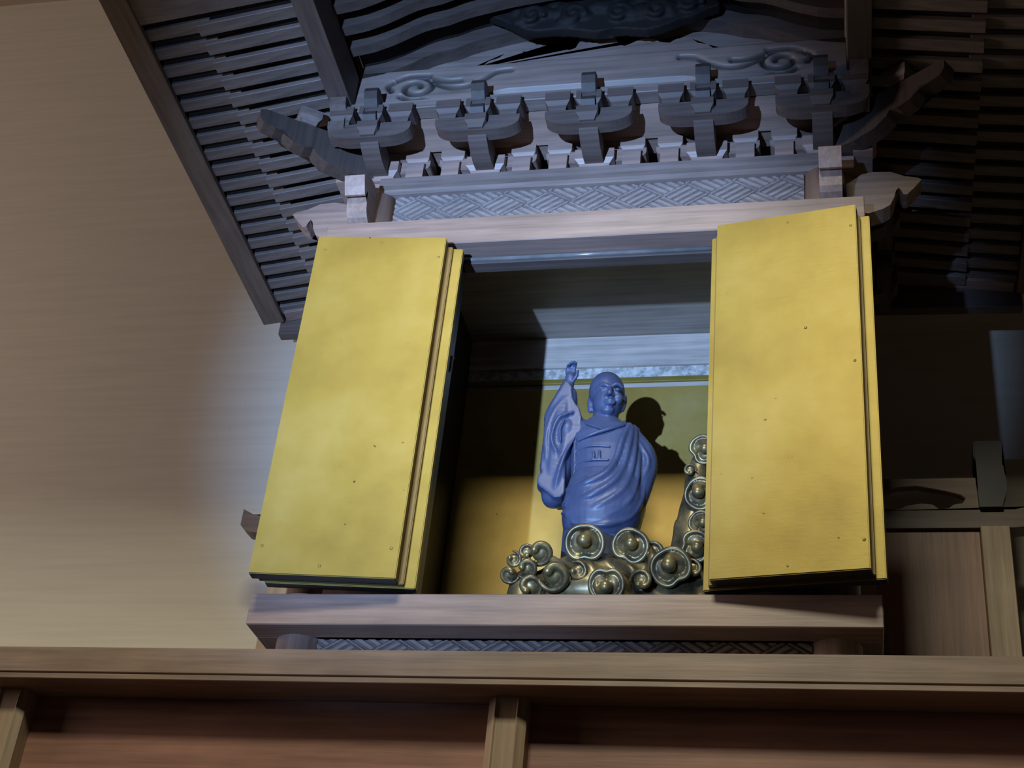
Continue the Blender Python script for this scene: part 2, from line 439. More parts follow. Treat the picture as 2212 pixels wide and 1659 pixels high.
# ---- plate beam on the columns
ZP = 3.787
prof = [(.045, 3.787), (.045, 3.764), (.056, 3.760), (.060, 3.748), (.073, 3.7455), (.14, 3.7455), (.14, 3.787)]
prism('plate_beam', prof, 'x', -.512, .512, UX, SH)
for s in (-1, 1):
    a, bb = sorted((s * .47, s * .563))
    box('plate_beam', (a, .1405, 3.7455), (bb, .70, 3.787), WY, SH, .002)
    a, bb = sorted((s * .5125, s * .585))
    box('plate_end', (a, .06, 3.752), (bb, .139, 3.787), WX, SH, .002)

# ---- carved nosings of the tie beams at the front columns
NOSE = [(.565, 3.632), (.565, 3.708), (.575, 3.714), (.599, 3.734), (.624, 3.739), (.661, 3.737), (.691, 3.722), (.718, 3.716), (.726, 3.710),
        (.709, 3.687), (.694, 3.670), (.685, 3.671), (.681, 3.683), (.677, 3.690), (.671, 3.683), (.666, 3.663), (.657, 3.643), (.642, 3.633), (.610, 3.622), (.595, 3.627)]
for s in (-1, 1):
    prism('carved_nosing', [(s * x, z) for x, z in NOSE], 'y', .066, .114, WX, SH)
    FN = [(.05 - (x - .565) * .70, z - .004) for x, z in NOSE]
    prism('carved_nosing', FN, 'x', s * .532 - .024, s * .532 + .024, WY, SH)

# ---- bracket sets
def masu_pts(c, z0, z1, wb, wt):
    zm = z0 + (z1 - z0) * .45
    return [(c - wb / 2, z0), (c + wb / 2, z0), (c + wb * .56, z0 + (zm - z0) * .5), (c + wt / 2, zm), (c + wt / 2, z1), (c - wt / 2, z1), (c - wt / 2, zm), (c - wb * .56, z0 + (zm - z0) * .5)]
def bm_mesh(fn):
    bm = bmesh.new(); fn(bm); bmesh.ops.recalc_face_normals(bm, faces=bm.faces)
    me = bpy.data.meshes.new('mesh'); bm.to_mesh(me); bm.free(); return me
# local frame: x along the wall, y 0 = wall centre line (front is -y), z 0 = top of plate beam
def taper_block(bm, x, y, z0, z1, wb, wt, db, dt):
    zm = z0 + (z1 - z0) * .45
    lv = [(z0, wb, db), (z0 + (zm - z0) * .55, wb * .72 + wt * .28, db * .72 + dt * .28), (zm, wt, dt), (z1, wt, dt)]
    rings = [[bm.verts.new((x + sx * w / 2, y + sy * d / 2, z)) for sx, sy in ((-1, -1), (1, -1), (1, 1), (-1, 1))] for z, w, d in lv]
    bm.faces.new(list(reversed(rings[0]))); bm.faces.new(rings[-1])
    for a, b in zip(rings, rings[1:]):
        for i in range(4): bm.faces.new((a[i], a[(i + 1) % 4], b[(i + 1) % 4], b[i]))
def arm_pts(h, z0, z1):
    pts = [(-h, z1), (-h, z1 - .014)]
    for k in range(1, 7):
        t = k / 7 * PI / 2
        pts.append((-h + (h * .62) * (1 - math.cos(t)), z1 - .014 - (z1 - .014 - z0) * math.sin(t)))
    pts.append((-h * .34, z0))
    return pts + [(-p[0], p[1]) for p in reversed(pts)]
ME = {}
def bm_mesh_from(bm):
    bmesh.ops.recalc_face_normals(bm, faces=bm.faces)
    me = bpy.data.meshes.new('mesh'); bm.to_mesh(me); bm.free(); return me
ME['base'] = bm_mesh(lambda bm: taper_block(bm, 0, 0, 0, .05, .066, .092, .075, .098))
ME['wall_arm'] = bm_mesh(lambda bm: add_prism(bm, arm_pts(.118, .026, .062), 'y', -.03, .03))
ME['stand'] = bm_mesh(lambda bm: add_box(bm, (-.021, -.042, 0), (.021, .042, .046)))
ME['small'] = bm_mesh(lambda bm: taper_block(bm, 0, 0, 0, .0415, .038, .058, .05, .072))
ME['arm'] = bm_mesh(lambda bm: add_prism(bm, arm_pts(.1, .030, .074), 'y', -.157, -.122))
ME['front_block'] = bm_mesh(lambda bm: taper_block(bm, 0, -.148, .034, .068, .034, .05, .03, .052))
fpts = [(.0, .015), (-.045, .012), (-.07, .008), (-.10, .011), (-.13, .022), (-.148, .034), (-.150, .060), (-.045, .060), (0, .060)]
ME['forward_arm'] = bm_mesh(lambda bm: add_prism(bm, fpts, 'x', -.022, .022))
npts = [(-.12, .070), (-.152, .070), (-.166, .076), (-.174, .088), (-.171, .100), (-.161, .107), (-.170, .114), (-.184, .128), (-.191, .146), (-.186, .160), (-.170, .166), (-.12, .156)]
ME['nosing'] = bm_mesh(lambda bm: add_prism(bm, npts, 'x', -.016, .016))
ME['end_block'] = bm_mesh(lambda bm: taper_block(bm, 0, -.139, .0745, .123, .038, .058, .036, .056))
def setobj(name, me, par, off, mat, T, rot):
    o = bpy.data.objects.new(name, me); COL.objects.link(o)
    if mat.name not in [k.name for k in me.materials]: me.materials.append(mat)
    o.parent = par; o.location = off; return o
NOSEW = wood((.045, .036, .034), 'z', .55, 'nosing')
def bracket(x, y, rot, corner=False):
    par = link('bracket_set', ME['base'], (x, y, ZP), SH, (WX,))
    par.rotation_euler = (0, 0, rot)
    def c(nm, key, off, mat): return setobj(nm, ME[key], par, off, mat, None, rot)
    c('wall_arm', 'wall_arm', (0, 0, 0), WX)
    for sx in (-1, 1):
        c('arm_stand', 'stand', (sx * .086, 0, 0), WX)
        c('bearing_block', 'small', (sx * .086, 0, .0465), WX)
    c('forward_arm', 'forward_arm', (0, 0, 0), DX)
    c('front_block', 'front_block', (0, 0, 0), DX)
    c('cross_arm', 'arm', (0, 0, 0), DX)
    for sx in (-1, 1): c('end_block', 'end_block', (sx * .072, 0, 0), DX)
    c('end_block', 'end_block', (0, 0, 0), DX)
    c('nosing', 'nosing', (0, 0, 0), NOSEW)
    return par
SP = .259
for k in range(-2, 3): bracket(k * SP, CY0, 0)
for s in (-1, 1):
    for y in (.37, .63): bracket(s * .518, y, s * PI / 2)
# corner arms that turn the brackets outward along the side
CORN = [(.0, -.004), (.07, -.012), (.125, -.006), (.158, .012), (.165, .026), (.185, .020), (.215, .024), (.235, .038), (.240, .048), (.262, .044), (.292, .050), (.302, .062), (.305, .085), (.29, .091), (.18, .088), (0, .092)]
for s in (-1, 1):
    bm = bmesh.new(); add_prism(bm, CORN, 'y', -.020, .020)
    bmesh.ops.rotate(bm, verts=bm.verts, matrix=Matrix.Rotation(math.radians(-34) if s > 0 else math.radians(180 + 34), 3, 'Z'), cent=(0, 0, 0))
    me = bm_mesh_from(bm); link('corner_arm', me, (s * .535, .072, 3.800), SH, (wood((.080, .058, .050), 'z', .65, 'corner'),))
    bm = bmesh.new(); taper_block(bm, 0, 0, 0, .040, .036, .054, .036, .054)
    bmesh.ops.rotate(bm, verts=bm.verts, matrix=Matrix.Rotation(math.radians(-34 * s), 3, 'Z'), cent=(0, 0, 0))
    me = bm_mesh_from(bm); link('corner_block', me, (s * .69, -.034, 3.8925), SH, (UX,))
    # nose block standing under the purlin, by the corner
    NP = [(-.02, 3.838), (-.052, 3.840), (-.072, 3.852), (-.076, 3.868), (-.064, 3.880), (-.070, 3.894), (-.088, 3.910), (-.092, 3.930), (-.076, 3.9355), (-.02, 3.935)]
    prism('nosing', NP, 'x', s * .600 - .02, s * .600 + .02, DY, SH)

# ---- small ceiling boards and continuous beams above the brackets
prism('bracket_ceiling', [(.0605, 3.8765), (-.017, 3.9075), (-.017, 3.912), (.0605, 3.882)], 'x', -.55, .55, WX, SH)
box('through_beam', (-.56, .0608, 3.8825), (.56, .12, 3.93), WX, SH, .001)
box('eave_plate', (-.595, -.058, 3.911), (.595, -.018, 3.9365), UX, SH, .0015)
# rainbow beam with engraved scrolls
def poly_dist(x, z, pts):
    d = np.full(x.shape, 9.)
    for (x0, z0), (x1, z1) in zip(pts, pts[1:]):
        dx, dz = x1 - x0, z1 - z0; L = dx * dx + dz * dz + 1e-12
        t = np.clip(((x - x0) * dx + (z - z0) * dz) / L, 0, 1)
        d = np.minimum(d, np.hypot(x - x0 - t * dx, z - z0 - t * dz))
    return d
spiral = [(-.430 + r * 1.15 * math.cos(a), 3.992 + r * .8 * math.sin(a)) for a, r in ((t, .010 + .0042 * t) for t in np.linspace(0.2, 7.6, 44))]
SCR = [spiral,
       [(-.395, 4.018), (-.372, 4.008), (-.345, 4.003), (-.32, 4.004)],
       [(-.388, 4.006), (-.365, 3.992), (-.335, 3.982), (-.30, 3.984), (-.265, 4.002), (-.235, 4.022), (-.20, 4.026)],
       [(-.465, 3.965), (-.440, 3.952), (-.415, 3.953), (-.398, 3.947)], [(-.487, 4.012), (-.50, 4.002), (-.49, 3.985)], [(-.478, 4.018), (-.45, 4.028), (-.40, 4.026)]]
SCR2 = [[(p[0], p[1]) for p in [tuple(map(float, v[:2])) for v in smooth_path([(q[0], q[1], 0) for q in s], 4)]] if len(s) < 30 else s for s in SCR]
def koryo(x, z):
    ax = -np.abs(x)
    d = np.full(x.shape, 9.)
    for s in SCR2: d = np.minimum(d, poly_dist(ax, z, s))
    y = -.045 + .013 * np.exp(-(d / .0060) ** 2)
    lip = np.where(np.abs(x) < .19, 3.967, 3.967 - .03 * np.clip((np.abs(x) - .19) / .085, 0, 1) ** 2.2)
    below = np.clip(lip - z, 0, .03)
    y = y + np.where((np.abs(x) < .275), below * .95, 0)
    top = 4.046 - .01 * np.clip((.5 - np.abs(x)) / .1, 0, 1) * 0
    return y
def scroll_dirt(x, z):
    d = np.full(x.shape, 9.)
    for q in SCR2: d = np.minimum(d, poly_dist(-np.abs(x), z, q))
    return np.exp(-(d / .0066) ** 2)
relief('rainbow_beam', np.linspace(-.575, .575, 560), np.linspace(3.937, 4.048, 74), koryo, .03, CARVED, SH, True, scroll_dirt)

# ---- curved gable: ribs, boards, infill, pendant
HX = [0, .1, .2, .3, .355, .37, .41, .47, .52, .575, .60]
HZ = [4.167, 4.162, 4.148, 4.124, 4.101, 4.101, 4.088, 4.054, 4.034, 4.024, 4.021]
def h(x): return float(np.interp(abs(x), HX, HZ))
XS = np.linspace(-.573, .573, 61)
def arch(y0, y1, d0, d1, xs=XS, s=1):
    bm = bmesh.new(); rows = []
    for x in xs:
        z = h(x); rows.append([bm.verts.new((x, yy, z + dd)) for yy, dd in ((y0, d0), (y1, d0), (y1, d1), (y0, d1))])
    for a, b in zip(rows, rows[1:]):
        for i in range(4): bm.faces.new((a[i], a[(i + 1) % 4], b[(i + 1) % 4], b[i]))
    bm.faces.new(rows[0]); bm.faces.new(list(reversed(rows[-1])))
    return bm
ROOF = None
bm = arch(-.045, -.0055, .008, .047)
FIRST_RIB = bm
bm = arch(-.50, .70, .048, .075)
ROOF = link('roof', fin(bm, (0, .1, 4.2)), (0, .1, 4.2), SH, (EAVEDARK,))
link('curved_rib', fin(FIRST_RIB, (0, -.025, 4.1)), (0, -.025, 4.1), ROOF, (DX,))
yk = -.132
while yk > -.46:
    bm = arch(yk - .014, yk + .014, .008, .047); link('curved_rib', fin(bm, (0, yk, 4.1)), (0, yk, 4.1), ROOF, (DX,)); yk -= .067
bm = arch(-.53, -.49, -.05, .10); link('bargeboard', fin(bm, (0, -.51, 4.12)), (0, -.51, 4.12), ROOF, (DX,))
# infill board behind the rainbow beam
pts = [(-.55, 4.0481)] + [(x, h(x) + .03) for x in np.linspace(-.55, .55, 41)] + [(.55, 4.0481)]
prism('gable_board', pts, 'y', -.005, .018, UX, SH)
# carved frog-leg strut with cloud scrolls on the infill
half = [(.0, 4.150), (.035, 4.150), (.048, 4.140), (.044, 4.118), (.052, 4.098), (.066, 4.092), (.080, 4.098), (.090, 4.110), (.108, 4.114), (.132, 4.108), (.150, 4.096), (.172, 4.091), (.185, 4.100), (.205, 4.104), (.225, 4.098), (.238, 4.084), (.262, 4.076), (.275, 4.062), (.30, 4.056), (.32, 4.0485)]
pl = [(-x, z) for x, z in reversed(half)] + half[1:]
prism('carved_strut', pl, 'y', -.030, -.0052, UX, SH)
# black carved pendant
bm = bmesh.new()
out = [(-.262, 4.168), (-.229, 4.150), (-.197, 4.127), (-.165, 4.108), (-.138, 4.100), (-.09, 4.101), (-.049, 4.095), (.007, 4.081), (.04, 4.088), (.073, 4.086), (.127, 4.075), (.155, 4.082), (.181, 4.092), (.205, 4.104), (.234, 4.109), (.265, 4.128), (.294, 4.138), (.290, 4.160), (.2, 4.19), (.1, 4.205), (0, 4.208), (-.1, 4.205), (-.2, 4.19)]
add_prism(bm, out, 'y', -.092, -.064)
rnd = random.Random(3)
for i in range(34):
    t = rnd.random(); x = -.19 + .42 * t; z = 4.118 + rnd.random() * .06
    r = .010 + rnd.random() * .010
    add_ball(bm, (x, -.093, z), (r * 1.5, r * .8, r))
for cx, cz in ((-.15, 4.142), (-.05, 4.135), (.06, 4.128), (.15, 4.128), (.225, 4.142)):
    P = [(cx + rr * math.cos(a), -.102, cz + rr * math.sin(a)) for a, rr in ((t, .030 * (1 - t / 10)) for t in np.linspace(0, 8, 26))]
    add_sweep(bm, P, [.0075] * len(P), .9, 8, 6)
me = remeshed(bm, .004, 3)
PD = link('gable_carving', shift(me, (0, -.08, 4.14)), (0, -.08, 4.14), SH, (PEND,)); PD['label'] = 'blackened carving under the gable'

# ---- side eaves: purlins, base and flying rafters, edge boards
TILT = -.055
def tz(y): return TILT * (y - .16)
def tilt_box(name, x0, x1, y0, y1, zb0, zb1, th, mat, parent):
    """board from x0 to x1 whose underside runs from zb0 to zb1; follows the tilt of the eave in y"""
    bm = bmesh.new()
    V = []
    for x, zb in ((x0, zb0), (x1, zb1)):
        for y in (y0, y1):
            for dz in (0, th): V.append(bm.verts.new((x, y, zb + dz + tz(y))))
    for f in ((0, 1, 3, 2), (4, 6, 7, 5), (0, 4, 5, 1), (2, 3, 7, 6), (0, 2, 6, 4), (1, 5, 7, 3)): bm.faces.new([V[i] for i in f])
    c = sum((v.co for v in bm.verts), Vector()) / 8
    return link(name, fin(bm, c, .001), c, parent, (mat,))
EDGEW = wood((.15, .112, .088), 'y', .55, 'edge'); RW = wood((.185, .150, .134), 'x', .5, 'rafter')
RAFT = [.69 - .055 * k for k in range(19)]
for s in (-1, 1):
    tilt_box('purlin', s * .576, s * .628, -.49, .70, 3.919, 3.919, .10, DY, ROOF)
    for y in RAFT:
        j = random.uniform(-.0015, .0015)
        yc = y - .0275
        tilt_box('base_rafter', s * .6285, s * .862, yc - .0158 + j, yc + .0158 + j, 3.944, 3.9035, .013, RW, ROOF)
        tilt_box('flying_rafter', s * .835, s * .995, yc - .0158 + j, yc + .0158 + j, 3.9215, 3.8995, .012, RW, ROOF)
    tilt_box('verge_board', s * .6285, s * .995, -.49, -.368, 3.944, 3.889, .045, RW, ROOF)
    tilt_box('eave_edge', s * .986, s * 1.046, -.495, .695, 3.886, 3.878, .014, EDGEW, ROOF)
    tilt_box('eave_edge', s * .997, s * 1.05, -.5, .70, 3.8995, 3.893, .045, EDGEW, ROOF)
    tilt_box('eave_soffit', s * .629, s * .985, -.49, .70, 3.9568, 3.9098, .006, EAVEDARK, ROOF)
    tilt_box('roof_slope', s * .60, s * 1.065, -.51, .71, 4.09, 3.945, .035, EAVEDARK, ROOF)
    tilt_box('rear_verge', s * .6285, s * .98, .664, .70, 3.944 - .0, 3.893, .02, WX, ROOF)
    tilt_box('rear_bargeboard', s * .60, s * 1.0, .701, .73, 3.86, 3.85, .13, DX, ROOF)

# ------------------------------------------------------------------ side screens standing on the altar beside the shrine's rear
CUT = [(.60, 3.262), (.60, 3.292), (.639, 3.301), (.670, 3.311), (.713, 3.314), (.750, 3.306), (.766, 3.302), (.787, 3.297), (.813, 3.289), (.825, 3.280), (.816, 3.265), (.795, 3.261), (.784, 3.252), (.762, 3.249), (.747, 3.262), (.721, 3.265), (.689, 3.260), (.667, 3.250), (.63, 3.252)]
FINI = [(.853, 3.424), (.916, 3.423), (.9125, 3.381), (.911, 3.357), (.914, 3.354), (.9145, 3.336), (.918, 3.317), (.9165, 3.286), (.905, 3.255), (.903, 3.244), (.852, 3.244), (.851, 3.281), (.852, 3.318), (.852, 3.363), (.847, 3.382), (.849, 3.417)]
def screen(s, label):
    t = empty('side_screen', (s * .76, .72, ZA), label, 'screen')
    def bx(nm, x0, x1, *r):
        a, bb = sorted((s * x0, s * x1)); (y0, y1, z0, z1, mt) = r
        return box(nm, (a, y0, z0), (bb, y1, z1), mt, t, .0015)
    po = 0 if s > 0 else -.034
    bx('post', .850 + po, .915 + po, .705, .755, ZA, 3.197, AZ)
    bx('panel', .605, .8495 + po, .727, .742, ZA, 3.1965, PZ)
    # top rail, its free end swept up
    rp = [(.605, 3.197), (.93, 3.197), (.965, 3.201), (.978, 3.206), (.995, 3.222), (.995, 3.268), (.965, 3.252), (.93, 3.244), (.605, 3.244)]
    prism('top_rail', [(s * x, z) for x, z in rp], 'y', .715, .765, wood((.12, .08, .06), 'x', .5, 'rail'), t)
    # pierced board: outline and cloud-shaped hole
    cu = bpy.data.curves.new('c', 'CURVE'); cu.dimensions = '2D'; cu.fill_mode = 'BOTH'; cu.extrude = .012
    for pts in ([(.605, 3.2442), (.8515 + po, 3.2442), (.8515 + po, 3.333), (.605, 3.333)], [p for p in [(q[0], q[1]) for q in CUT]]):
        if len(pts) > 4: pts = [(min(max(p[0], .615), .808 if s < 0 else 9), min(max(p[1], 3.2475), 3.325)) for p in pts]
        sp_ = cu.splines.new('POLY'); sp_.points.add(len(pts) - 1); sp_.use_cyclic_u = True
        for q, p in zip(sp_.points, pts): q.co = (s * p[0], p[1], 0, 1)
    tmp = bpy.data.objects.new('tmp', cu); COL.objects.link(tmp)
    dg = bpy.context.evaluated_depsgraph_get(); dg.update()
    me = bpy.data.meshes.new_from_object(tmp.evaluated_get(dg)); bpy.data.objects.remove(tmp)
    n = len(me.vertices); a = np.empty(n * 3, np.float32); me.vertices.foreach_get('co', a); a = a.reshape(-1, 3)
    a = np.stack([a[:, 0], a[:, 2] + .732, a[:, 1]], 1); c = np.array((s * .73, .732, 3.29), np.float32)
    me.vertices.foreach_set('co', (a - c).ravel()); me.update()
    bm = bmesh.new(); bm.from_mesh(me); bmesh.ops.remove_doubles(bm, verts=bm.verts, dist=1e-5); bmesh.ops.recalc_face_normals(bm, faces=bm.faces); bm.to_mesh(me); bm.free()
    link('pierced_board', me, c, t, (wood((.19, .12, .085), 'x', .5, 'pierced'),))
    bm = bmesh.new(); add_prism(bm, [(s * (x + po), z) for x, z in FINI], 'y', .700, .7145)
    add_prism(bm, [(s * (x + po), z) for x, z in FINI], 'y', .7145, .752)
    o = link('finial', fin(bm, (s * .884, .726, 3.33)), (s * .884, .726, 3.33), t, (lacquer('finial_lacquer', (.022, .02, .018), .45),))
    o['label'] = 'black curled finial block'
    return t
screen(1, 'brown side screen with cloud-shaped piercing and black finial, right of the shrine')
screen(-1, 'side screen behind the left gold door, only its upswept rail end showing')

# ------------------------------------------------------------------ cloud pedestal
CL = empty('cloud_pedestal', (.07, .27, 2.70), 'dark gilt carved cloud pedestal with spiral curls, rising tall at its right', 'pedestal')
bm = bmesh.new()
for c, r in (((.05, .30, 2.76), (.19, .11, .075)), ((.03, .275, 2.83), (.13, .085, .07)), ((.10, .285, 2.84), (.12, .08, .06)), ((-.06, .27, 2.80), (.085, .06, .065)),
             ((.19, .26, 2.79), (.085, .06, .07)), ((.245, .27, 2.84), (.05, .05, .08)), ((.03, .225, 2.80), (.10, .05, .05)), ((.12, .235, 2.83), (.07, .045, .04)), ((-.115, .255, 2.79), (.035, .045, .07)), ((.05, .33, 2.80), (.13, .09, .105))):
    add_ball(bm, c, r, 24, 16)
add_sweep(bm, [(.255, .27, 2.78), (.235, .265, 2.88), (.228, .262, 2.95), (.238, .262, 3.03), (.238, .262, 3.09), (.252, .262, 3.13)], [.055, .042, .036, .032, .027, .024], .4, 12, 8)
add_sweep(bm, [(.205, .262, 2.92), (.212, .255, 2.99), (.224, .255, 3.06)], [.012, .014, .01], .4)
add_sweep(bm, [(.19, .255, 2.86), (.202, .255, 2.92), (.198, .258, 2.97)], [.022, .016, .008], .4)
add_ball(bm, (.075, .34, 2.722), (.17, .12, .022), 24, 12)
for (x0, z0, x1, z1) in ((-.01, 2.87, .05, 2.79), (.07, 2.86, .13, 2.80), (-.05, 2.86, -.03, 2.80), (.14, 2.90, .15, 2.80)):
    add_sweep(bm, [(x0, .205, z0), ((x0 + x1) / 2 + .015, .188, (z0 + z1) / 2), (x1, .19, z1)], [.010, .012, .008], .5)
me = remeshed(bm, .0045, 4)
for v in me.vertices:
    if v.co.z < 2.701: v.co.z = 2.701
    if abs(v.co.x - .015) < .085 and abs(v.co.y - .325) < .07 and v.co.z > 2.899: v.co.z = 2.899
shift(me, (.07, .27, 2.70)); link('cloud_body', me, (.07, .27, 2.70), CL, (CLOUD,))
def curl_mesh(R, kind, mirror):
    bm = bmesh.new()
    if kind == 0:                      # cupped heart-shaped curl with a raised rim and a knob at its heart
        N = 48; P = []; rr = []
        for i in range(N + 1):
            t = i / N; a = -PI / 2 + t * 2 * PI
            q = min(t, 1 - t) * 2 * PI
            r = R * (1.02 - .26 * math.exp(-(q / .42) ** 2) - .10 * math.exp(-((q - PI) / .6) ** 2))
            P.append((r * math.cos(a) * mirror, -.34 * R, r * math.sin(a))); rr.append(R * .16)
        add_sweep(bm, P, rr, .6, 10, 7)
        for dx, dz in ((-.42, .05), (.42, .05)): add_ball(bm, (dx * R, -.02 * R, dz * R), (R * .62, R * .44, R * .86), 18, 12)
        add_ball(bm, (0, .05 * R, .1 * R), (R * .8, R * .3, R * .8), 16, 10)
        add_sweep(bm, [(.55 * R * mirror, -.24 * R, -.45 * R), (.62 * R * mirror, -.40 * R, .05 * R), (.30 * R * mirror, -.56 * R, .44 * R), (0, -.74 * R, .14 * R)], [.12 * R, .17 * R, .24 * R, .42 * R], .4, 12, 8)
    else:                              # bulb with a hooked tail
        add_ball(bm, (0, 0, 0), (R * .72, R * .6, R * .72), 18, 12)
        P = []; rr = []; N = 24
        for i in range(N + 1):
            t = i / N; a = t * 1.7 * PI; r = R * (.98 - .60 * t)
            P.append((r * math.cos(a) * mirror, -.28 * R - .50 * R * t, r * math.sin(a))); rr.append(R * (.15 + .14 * t))
        add_sweep(bm, P, rr, .5, 10, 7)
    return remeshed(bm, max(.0022, R * .07), 3, .45)
CM = {(mi, k): curl_mesh(.03, k, mi) for mi in (1, -1) for k in (0, 1)}
CURLS = [(.020, .190, 2.890, 1.25, 1, 0, 0), (.114, .192, 2.884, 1.15, -1, 0, 25), (-.074, .205, 2.878, 1.0, 1, 1, 150), (-.135, .222, 2.868, .62, -1, 1, 90), (-.107, .215, 2.882, .62, 1, 1, 10),
         (-.139, .215, 2.832, .70, -1, 1, 200), (-.100, .205, 2.842, .80, 1, 1, 130), (-.034, .178, 2.812, 1.2, 1, 1, 160), (.010, .185, 2.822, .75, -1, 1, 60), (.073, .172, 2.788, 1.10, 1, 0, 180),
         (.160, .205, 2.874, .80, -1, 1, 40), (.198, .185, 2.832, 1.25, 1, 0, 330), (.240, .205, 2.838, .7, -1, 1, 20), (.244, .205, 2.888, 1.0, 1, 0, 100), (.142, .180, 2.800, .8, -1, 1, 0), (-.088, .195, 2.795, .9, 1, 1, 70),
         (.252, .235, 3.134, .95, -1, 0, 60), (.249, .222, 3.020, 1.05, 1, 0, 300), (.255, .215, 2.945, .85, -1, 0, 40), (.224, .232, 3.082, .5, 1, 1, 0)]
for (x, y, z, sc, mir, ty, ang) in CURLS:
    o = link('cloud_curl', CM[(mir, ty)], (x, y, z), CL, (CLOUD,))
    o.scale = (sc, sc, sc); o.rotation_mode = 'YXZ'; o.rotation_euler = (math.radians(26), math.radians(ang), 0)

# ------------------------------------------------------------------ statue
ST = empty('statue', (.02, .33, 2.90), 'blue carved figure of a robed person with raised arm, standing on the cloud pedestal', 'statue')
def loft(bm, secs, n=36):
    rings = []
    for z, cx, cy, rx, ry in secs:
        rings.append([bm.verts.new((cx + rx * math.copysign(abs(math.cos(a)) ** .85, math.cos(a)), cy + ry * math.copysign(abs(math.sin(a)) ** .9, math.sin(a)), z)) for a in (2 * PI * k / n for k in range(n))])
    for a, b in zip(rings, rings[1:]):
        for i in range(n): bm.faces.new((a[i], a[(i + 1) % n], b[(i + 1) % n], b[i]))
    bm.faces.new(list(reversed(rings[0]))); bm.faces.new(rings[-1])
TORSO = [(2.900, .015, .325, .072, .058), (2.92, .015, .325, .072, .058), (2.98, .018, .322, .074, .062), (3.03, .028, .318, .080, .070), (3.08, .030, .318, .076, .068), (3.13, .026, .322, .075, .062),
         (3.18, .022, .325, .078, .058), (3.22, .020, .328, .078, .052), (3.245, .018, .332, .068, .044), (3.262, .014, .334, .050, .036), (3.275, .015, .335, .034, .03)]
bm = bmesh.new()
loft(bm, TORSO)
add_sweep(bm, [(.016, .334, 3.255), (.017, .332, 3.285)], [.032, .030], .4, 14, 10)               # neck
# head
H = Vector((.018, .325, 3.335))
add_ball(bm, H + Vector((-.002, .008, .016)), (.0415, .046, .050), 28, 20)
add_ball(bm, H + Vector((.004, -.006, -.022)), (.0345, .036, .043), 24, 16)
add_ball(bm, H + Vector((.008, -.024, -.052)), (.016, .013, .012), 14, 10)                        # chin
FX = Vector((.005, .001, 0))                                                                       # the face looks a little to the right
for s in (-1, 1):
    add_ball(bm, H + FX + Vector((.006 + s * .018, -.026, -.022)), (.013, .011, .015), 12, 9)          # cheeks
    add_sweep(bm, [tuple(H + FX + Vector((.009 + s * .007, -.0435, .003))), tuple(H + FX + Vector((.008 + s * .018, -.041, .007))), tuple(H + FX + Vector((.007 + s * .029, -.033, .002)))], [.0042, .0048, .0035], .5)
    add_ball(bm, H + FX + Vector((.008 + s * .0165, -.0375, -.0055)), (.0075, .0050, .0042), 12, 8)    # eyelids
    add_sweep(bm, [tuple(H + Vector((s * .0375, .010, .004))), tuple(H + Vector((s * .0395, .008, -.010))), tuple(H + Vector((s * .0360, .004, -.034)))], [.0072, .0072, .0066], .5)   # long ears
add_sweep(bm, [tuple(H + FX + Vector((.0095, -.042, .000))), tuple(H + FX + Vector((.010, -.049, -.014))), tuple(H + FX + Vector((.010, -.053, -.023)))], [.0042, .0052, .0068], .45)
for s in (-1, 1): add_ball(bm, H + FX + Vector((.010 + s * .0062, -.0445, -.0235)), .0045, 10, 7)
add_sweep(bm, [tuple(H + FX + Vector((-.002, -.0395, -.0385))), tuple(H + FX + Vector((.010, -.0445, -.0365))), tuple(H + FX + Vector((.021, -.0385, -.0385)))], [.0026, .0038, .0026], .5)
add_sweep(bm, [tuple(H + FX + Vector((.001, -.039, -.0435))), tuple(H + FX + Vector((.010, -.0425, -.0445))), tuple(H + FX + Vector((.019, -.038, -.0435)))], [.0026, .0038, .0026], .5)
# raised arm, wrist and hand
add_sweep(bm, [(-.035, .330, 3.225), (-.082, .325, 3.250), (-.096, .318, 3.275), (-.082, .312, 3.325), (-.070, .308, 3.362)], [.034, .032, .027, .019, .0135], .4, 12, 9)
add_ball(bm, (-.067, .306, 3.376), (.0125, .0115, .017), 14, 10)                                   # palm
for q, (dx, ln, cv) in enumerate(((-.0088, .015, .006), (-.003, .021, .007), (.003, .022, .008), (.0088, .018, .009))):
    b0 = Vector((-.067 + dx, .303, 3.389)); 
    add_sweep(bm, [tuple(b0), tuple(b0 + Vector((.001, -.002, ln * .6))), tuple(b0 + Vector((.004, -.006 - cv * .4, ln * .95))), tuple(b0 + Vector((.007, -.009 - cv, ln * .85)))], [.0042, .0040, .0037, .0032], .5)
add_sweep(bm, [(-.058, .300, 3.366), (-.0505, .294, 3.374), (-.0475, .290, 3.385)], [.0052, .0045, .0036], .5)   # thumb
me = remeshed(bm, .0025, 2, .4)
BODY = link('body', shift(me, (.02, .33, 2.90)), (.02, .33, 2.90), ST, (BLUE,))
